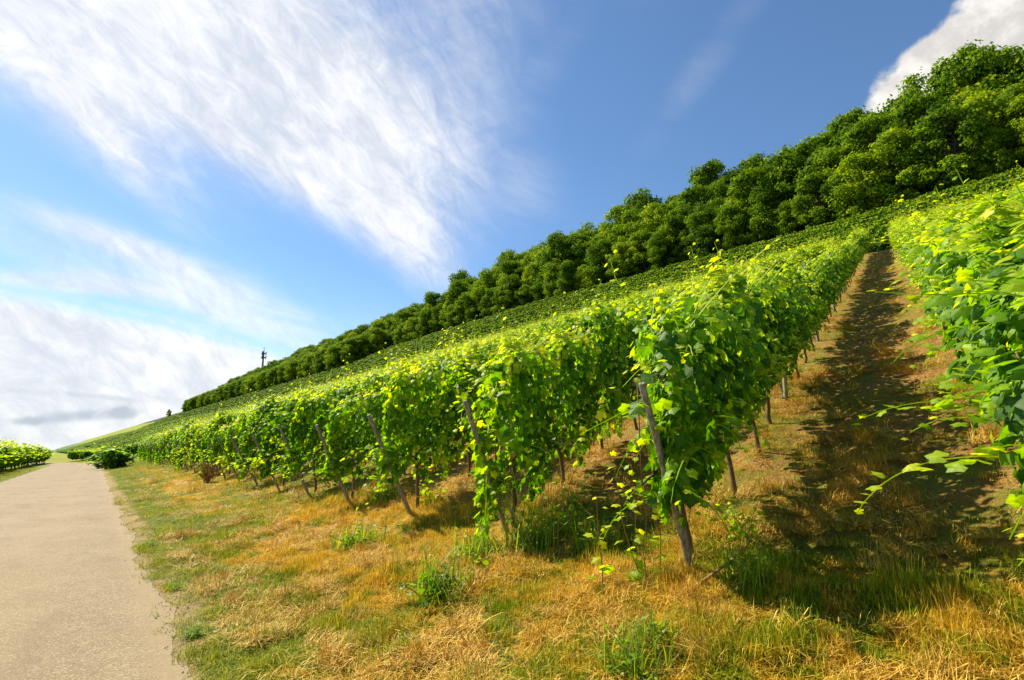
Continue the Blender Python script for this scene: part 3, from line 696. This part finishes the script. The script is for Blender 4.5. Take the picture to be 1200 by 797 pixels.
for n, r0, r1, pw, ok, sz in ((15000, 1.5, 12, 1.05, ok_verge, .85), (14000, 10, 70, 1.1, ok_verge, 1.15), (9000, 3, 35, 1.3, ok_aisle, .8)):
    s, D, x, y, z, rg = spread_pts(n, r0, r1, pw, ok); k_ = len(s)
    tall = rg.uniform(0, 1, k_) < np.where((D > 3.0) & (D < 4.8), .14, .04); low_ = np.where((D > .8) & (D < 1.5), .7, 1.0)
    cl_ = np.clip(.5 + .9*(np.sin(s*2.3+1.7*np.sin(D*1.9))*np.sin(D*3.1+1.3*np.sin(s*1.1)))**2 + .5*(np.sin(s*6.1+D*2)*np.sin(D*7.3-s)), .35, 1.45); scz = sz*cl_*low_*rg.uniform(.6, 1.35, k_); sxy = sz*rg.uniform(.8, 1.4, k_)*(1 + np.clip((np.hypot(x, y)-25)/60, 0, .8))
    P4.append((np.stack([x, y, z], -1), np.stack([rg.normal(0, .12, k_), rg.normal(0, .12, k_), rg.uniform(0, 6.28, k_)], -1), np.stack([sxy, sxy, scz], -1), np.where(tall, rg.integers(5, 7, k_), rg.integers(0, 5, k_))))
scatter('grass', *[np.concatenate([q[i] for q in P4]) for i in range(4)], GR, 'dry golden and green grass covering the verge and aisles')
P4 = []
def ok_straw(s, D, rg):
    b = np.sin(s*1.3+D*2.1)*np.sin(D*1.6-s*.9+2) + .5*np.sin(s*3.1-D*2)
    return (D > 1.1) & (D < 32) & (s > -3) & (s < 45) & (rg.uniform(0, 1, len(s)) < np.clip(.30 + .5*b, .05, .9))
for n, r0, r1, pw, sz in ((2900, 1.5, 12, 1.1, .8), (2200, 10, 45, 1.2, 1.1)):
    s, D, x, y, z, rg = spread_pts(n, r0, r1, pw, ok_straw); k_ = len(s); sc = sz*rg.uniform(.6, 1.3, k_)
    P4.append((np.stack([x, y, z+.02], -1), np.stack([rg.normal(0, .1, k_), rg.normal(0, .1, k_), rg.uniform(0, 6.28, k_)], -1), np.stack([sc, sc, sc*.8], -1), np.where(rg.uniform(0, 1, k_) < .72, rg.integers(0, 4, k_), rg.integers(4, 7, k_))))
scatter('straw', *[np.concatenate([q[i] for q in P4]) for i in range(4)], ST, 'pale dry straw and mown stalks lying over the grass')

GV = []
mgv, t, out = mat('road_gravel'); oi = t.new('ShaderNodeObjectInfo')
principled(t, out, t.mix(oi.outputs['Random'], (.16, .115, .06), (.46, .36, .22)), .9, .2)
for i in range(3):
    rg = np.random.default_rng(90+i); b = Buf(); V = []
    for zz, rr_, n_ in ((-.5, .6, 6), (.1, 1.0, 6), (.6, .6, 6)):
        a_ = np.arange(n_)/n_*6.283 + zz; q_ = rr_*rg.uniform(.75, 1.15, n_); V.append(np.stack([np.cos(a_)*q_, np.sin(a_)*q_*.8, np.full(n_, zz*.7)+rg.normal(0, .06, n_)], -1))
    V = np.concatenate(V); F = [(k_*6+j, k_*6+(j+1) % 6, (k_+1)*6+(j+1) % 6, (k_+1)*6+j) for k_ in (0, 1) for j in range(6)]
    b.add(V, F); b.P.setdefault(6, []).append(np.array([[12, 13, 14, 15, 16, 17]])); GV.append(b.mesh('stone', mgv))
s, D, x, y, z, rg = spread_pts(3000, 2, 30, 1.2, lambda s, D, rg: (np.abs(D-.74) < rg.normal(0, .13, len(s))**2*6 + .10*rg.uniform(0, 1, len(s))) & (D > .3) & (D < 1.5))
k_ = len(s); sc = .006*rg.uniform(.5, 2.2, k_)
scatter('gravel', np.stack([x, y, z+.012], -1), np.stack([rg.normal(0, .3, k_), rg.normal(0, .3, k_), rg.uniform(0, 6.28, k_)], -1), np.stack([sc*1.2, sc, sc*.8], -1), rg.integers(0, 3, k_), GV, 'loose gravel crumbling along the edge of the road')

# leafy weeds: low ground plants
def weed_mesh(seed, n=14, h=.4, w_=.3, lsz=.035):
    rng = np.random.default_rng(seed); f = Buf(); s_ = Buf()
    for i in range(n):
        a = rng.uniform(0, 6.28); le = rng.uniform(.1, 1.0)
        shoot(f, s_, (rng.normal(0, w_*.25), rng.normal(0, w_*.25), 0), (math.cos(a)*le, math.sin(a)*le, 1), rng.uniform(.4, 1)*h, 9, lsz, .06, rng, False, .3)
    blades(f, 150, w_*.75, .12, .42, .008, .75, rng)
    return s_.mesh('stems', M_cane), f.mesh('leaves', M_weed)
def weed(name, pr, px, py, sc, lab, cat, grp=None, sz=1.0):
    q = pix_ground(px, py); 
    if q is None: return
    o = bpy.data.objects.new(name, None); COL.objects.link(o); o.location = P(*q); o.scale = (sc, sc, sc*sz); o.rotation_euler = (0, 0, random.uniform(0, 6.28)); tag(o, lab, cat, grp)
    for nm, me in zip(('stems', 'leaves'), pr): c = bpy.data.objects.new(nm, me); c.parent = o; COL.objects.link(c)
    return o
WD = [weed_mesh(800+i) for i in range(3)]
GW = 'leafy weeds on the verge'
weed('weed', WD[0], 520, 700, 1.25, 'broad green weed clump in front of the second end post', 'weed', GW)
weed('weed', WD[1], 420, 640, 1.5, 'low green weed clump in front of the fourth end post', 'weed', GW, .7)
weed('weed', WD[2], 452, 590, 1.4, 'green weed clump at the foot of the third end post', 'weed', GW)
weed('weed', WD[0], 745, 790, .9, 'green weed tuft in the straw at the bottom edge of the photo', 'weed', GW)
weed('weed', WD[1], 625, 640, 1.5, 'dark leafy weed close behind the second end post', 'weed', GW, 1.4)
weed('weed', WD[2], 480, 490+30, 1.0, 'small weed between the vine feet', 'weed', GW) if False else None
weed('weed', WD[2], 885, 690, 1.1, 'leafy weed right of the closest end post', 'weed', GW)
weed('weed', WD[0], 230, 745, .55, 'flat green weed by the edge of the road', 'weed', GW, .6)
weed('weed', WD[1], 335, 555, 1.5, 'green weed below the sixth end post', 'weed', GW)
weed('weed', WD[2], 205, 690, .5, 'small leafy weed beside the road edge lower left of the photo', 'weed', GW, .6)
weed('weed', WD[1], 178, 640, .6, 'green weed tuft at the road edge level with the dry patch', 'weed', GW, .6)
weed('weed', WD[0], 560, 660, 1.2, 'green weed spreading left of the foot of the second end post', 'weed', GW, .9)
weed('weed', WD[2], 300, 700, .6, 'small green tuft in the middle of the dry verge', 'weed', GW, .6)
weed('weed', WD[1], 470, 770, .55, 'small green tuft near the bottom edge left of centre', 'weed', GW, .8)
weed('weed', WD[0], 700, 640, 1.0, 'shaded weed between the second and the closest end post', 'weed', GW, 1.0)
weed('weed', WD[2], 765, 765, .8, 'grassy weed tuft in front of the closest end post', 'weed', GW, .9)
# dead shrub
rng = np.random.default_rng(3); b = Buf(); b2 = Buf()
for i in range(46):
    a = rng.uniform(0, 6.28); l = rng.uniform(.1, .75); p = np.array([rng.normal(0, .05), rng.normal(0, .05), 0]); pts_ = [p]; d = np.array([math.cos(a)*l, math.sin(a)*l, 1.0])
    for k_ in range(6): d = d + rng.normal(0, .12, 3); p = p + d/np.linalg.norm(d)*.15*rng.uniform(.6, 1.1); pts_.append(p)
    b.tube(pts_, np.linspace(.008, .003, 7), 4)
    m_ = 9; q = np.array(pts_)[rng.integers(2, 7, m_)] + rng.normal(0, .03, (m_, 3)); leaves(b2, q, rng.normal(0, 1, (m_, 3)), rng.normal(0, 1, (m_, 3)), rng.uniform(.015, .04, m_), rng.uniform(0, 1, m_), False, rng)
q = pix_ground(243, 566); o = bpy.data.objects.new('dead_shrub', None); COL.objects.link(o); o.location = P(*q); o.scale = (1.15, 1.15, 1.0)
tag(o, 'brown dead shrub on the verge before the far vine rows', 'shrub'); obj('twigs', b.mesh('twigs', M_twig), o); obj('withered_leaves', b2.mesh('withered_leaves', M_twig), o)
# young suckers at the closest end post
b = Buf(); s_ = Buf(); rng = np.random.default_rng(12)
for i in range(5): shoot(b, s_, (rng.normal(0, .12), rng.normal(0, .1), 0), (rng.normal(0, .18), rng.normal(0, .18), 1), rng.uniform(.7, 1.25), 9, .075, .015, rng, True, .62)
q = pix_ground(752, 700); o = bpy.data.objects.new('vine_sucker', None); COL.objects.link(o); o.location = P(*q)
tag(o, 'young bright vine sucker climbing left of the closest leaning post', 'young vine'); obj('canes', s_.mesh('canes', M_twig), o); obj('leaves', b.mesh('leaves', M_vine), o)
for i, (px, py, sc, lab) in enumerate(((662, 628, .9, 'leafy vine sucker beside the foot of the second leaning post'), (505, 590, .85, 'leafy vine sucker between the second and third leaning posts'), (392, 572, .8, 'leafy vine sucker left of the fourth leaning post'), (300, 548, .9, 'leafy vine sucker by the far leaning posts'), (872, 640, .6, 'small vine sucker at the foot of the row left of the aisle'))):
    s2 = Buf(); b2 = Buf(); rg2 = np.random.default_rng(60+i)
    for k_ in range(11): shoot(b2, s2, (rg2.normal(0, .16), rg2.normal(0, .14), 0), (rg2.normal(0, .35), rg2.normal(0, .35), 1), rg2.uniform(.5, 1.0), 9, .07, .03, rg2, True, .38)
    q = pix_ground(px, py); o = bpy.data.objects.new('vine_sucker', None); COL.objects.link(o); o.location = P(*q); o.scale = (sc, sc, sc); tag(o, lab, 'young vine', 'vine suckers at the row feet')
    obj('canes', s2.mesh('canes', M_twig), o); obj('leaves', b2.mesh('leaves', M_vine), o)
b = Buf(); q = pix_ground(800, 715); pts_ = [(0, 0, 0), (.18, .05, .10), (.42, .14, .22), (.62, .2, .36)]; b.tube(pts_, [.014, .013, .010, .006], 6); b.tube([pts_[2], (.5, .02, .34), (.52, -.06, .46)], [.007, .006, .003], 5)
o = obj('dead_cane', b.mesh('dead_cane', M_twig, True)); o.location = P(*q, .03); tag(o, 'dry broken cane leaning in straw beside the closest post', 'branch')

# ------------------------------------------------------------------ left of the road, and where it bends
vine_flat = [vine_mesh(900+i, 300, 80, False, .13, 0, shoots=9) for i in range(3)]
trunk_flat = [vine_trunk(950+i, 0) for i in range(3)]
def lone_vine(s, D, sc, lab, grp, wy=1.3):
    o = bpy.data.objects.new('grapevine', None); COL.objects.link(o); o.location = P(s, D, -.45 if wy > 2 else 0); o.rotation_euler = (0, 0, math.atan2(.8, -.6) + random.gauss(0, .15)); o.scale = (1.1, wy, sc); tag(o, lab, 'grapevine', grp)
    k_ = random.randrange(3)
    for nm, me in (('trunk', trunk_flat[k_]), ('foliage', vine_flat[k_])): c = bpy.data.objects.new(nm, me); c.parent = o; COL.objects.link(c)
cnt = 0; s = 49.0
while s < 97:
    cnt += 1; lone_vine(s, -6.0 + random.uniform(-.3, .3) + max(0, (s-70))*.030, random.uniform(.80, 1.0), '%s grapevine from the near end of the row left of the road' % ordinal(cnt), 'grapevines left of the road', 1.5); s += 1.25
pts, rot, scl, idx = [], [], [], []
for Dd in (-8.2, -10.6, -13, -15.5):
    for s in np.arange(40, 98, 1.3):
        x, y = xy(s, Dd); pts.append((x, y, float(hgt(s, Dd)))); rot.append((0, 0, math.atan2(.8, -.6))); scl.append((1.1, 1.5, random.uniform(.9, 1.15)*1.1)); idx.append(random.randrange(3))
scatter('vines_left_of_road', np.array(pts), rot, scl, idx, vine_flat, 'further vine rows left of the road')
# dark round bush where the road bends
def bush(px, py, H, W, lab, tb=-.2, name='bush', matl=None):
    q = pix_ground(px, py); tm, cm = tree_mesh(int(px*7+py), H=H, W=W, nb=14, per=150, size=.16, low=.16, tb=tb)
    o = bpy.data.objects.new(name, None); COL.objects.link(o); o.location = P(*q); tag(o, lab, 'bush'); 
    for nm, me in (('trunk', tm), ('crown', cm)): c = bpy.data.objects.new(nm, me); c.parent = o; COL.objects.link(c)
def place_small_tree(s, D, H, lab, name='small_tree', cat='tree'):
    pr = random.choice(TREES); return place_tree(name, pr, s, D, H/15.0, lab, cat, None)
# vine clump by the bend: three overgrown vines read as one dark block
for i, (px, py, sc, lab) in enumerate(((118, 549, .85, 'left one of the dark overgrown vines at the bend of the road'), (128, 550, 1.0, 'tallest dark overgrown vine at the bend of the road'), (140, 548, .85, 'right one of the dark overgrown vines at the bend of the road'))):
    q = pix_ground(px, py); lone_vine(q[0], q[1], sc, lab, 'overgrown vines at the bend', 2.05)
pts, rot, scl, idx = [], [], [], []
for (p0, p1) in (((84, 541), (112, 536)), ((100, 541), (118, 538)), ((150, 538), (172, 533))):
    q0, q1 = pix_ground(*p0), pix_ground(*p1)
    if q0 and q1:
        n_ = max(2, int(math.dist(q0, q1)/1.3))
        for f in np.linspace(0, 1, min(n_, 40)):
            s, D = q0[0]+(q1[0]-q0[0])*f, q0[1]+(q1[1]-q0[1])*f; x, y = xy(s, D); pts.append((x, y, float(hgt(s, D)))); rot.append((0, 0, random.uniform(0, 3))); scl.append((1.1, 1.4, .75)); idx.append(random.randrange(3))
if pts: scatter('vine_rows_at_bend', np.array(pts), rot, scl, idx, vine_flat, 'low vine rows beyond the bend of the road')
# ridge: two small trees and conifers on the skyline
def ray_s(px, Db):
    """s where the vertical plane through a photo column meets the contour Db"""
    k_ = pdir(px, 480); best = None
    for t_ in np.geomspace(20, 3000, 1500):
        s, D = sd(k_.x*t_, k_.y*t_)
        if D + float(bend(s)) >= Db: return s, D
    return None
for px, Db, H, lab in ((199, 100, 9, 'small lone round tree on the left end of the ridge'), (229, 106, 12, 'lone round tree on the ridge just left of the wood')):
    q = ray_s(px, Db)
    if q: place_small_tree(q[0], q[1], H, lab)
for i, (px, Db, sc, lab) in enumerate(((432, 150, 1.1, 'tallest dark spire-topped conifer on the skyline of the wood'), (440, 150, .95, 'dark conifer right of the tallest conifer on the skyline'), (424, 150, .85, 'dark conifer left of the tallest conifer on the skyline'), (350, 150, 1.1, 'first dark conifer on the skyline right of the mast'), (358, 150, 1.25, 'second dark conifer on the skyline right of the mast'), (366, 150, 1.1, 'third dark conifer on the skyline right of the mast'))):
    q = ray_s(px, Db)
    if q: place_tree('conifer', CONIF[i % 2], q[0], q[1], sc*1.15, lab, 'conifer', 'conifers on the skyline')
# transmitter mast
q = ray_s(303, 135)
base = P(*q); dist = math.hypot(base[0], base[1]); dep = base[1]
d = pdir(303, 407); Ht = d.z/d.y*base[1] + 1.6 - base[2]
o = bpy.data.objects.new('radio_mast', None); COL.objects.link(o); o.location = base; tag(o, 'grey radio mast with antenna clusters above the ridge trees', 'mast')
b = Buf(); rr = Ht*.024; b.tube([(0, 0, -1), (0, 0, Ht*.55), (0, 0, Ht*.9)], [rr*1.3, rr, rr*.7], 8); obj('pole', b.mesh('pole', M_steel), o)
b = Buf(); b.tube([(0, 0, Ht*.88), (0, 0, Ht)], [rr*.35, rr*.25], 6); obj('antenna_tip', b.mesh('antenna_tip', M_steel), o)
for zf in (.74, .84):
    b = Buf(); zz = Ht*zf; b.tube([(0, 0, zz-.2), (0, 0, zz+.2)], rr*2.6, 12); obj('platform', b.mesh('platform', M_steel), o)
    for a in range(3):
        an = a*2.094 + .4; b = Buf(); c_, s_ = math.cos(an), math.sin(an); rad = Ht*.055
        b.box((c_*rad, s_*rad, zz+.2), (Ht*.022, Ht*.014, Ht*.085), M=[[c_, -s_, 0], [s_, c_, 0], [0, 0, 1]]); b.tube([(0, 0, zz), (c_*rad, s_*rad, zz)], rr*.3, 5)
        obj('antenna_panel', b.mesh('antenna_panel', M_steel), o)
# dark marker post by the far bend
q = ray_s(75, 4)
if q:
    b = Buf(); b.tube([(0, 0, -.3), (0, 0, 3.2)], [.35, .3], 8); b.box((.1, 0, 3.6), (1.0, .5, .9)); b.tube([(0, 0, 3.9), (.1, 0, 4.5)], [.3, .1], 6)
    o = obj('marker_post', b.mesh('marker_post', M_steel)); o.location = P(*q); tag(o, 'small dark post standing against the sky beyond the road', 'post')
print('SCENE objects', len(SC.objects))
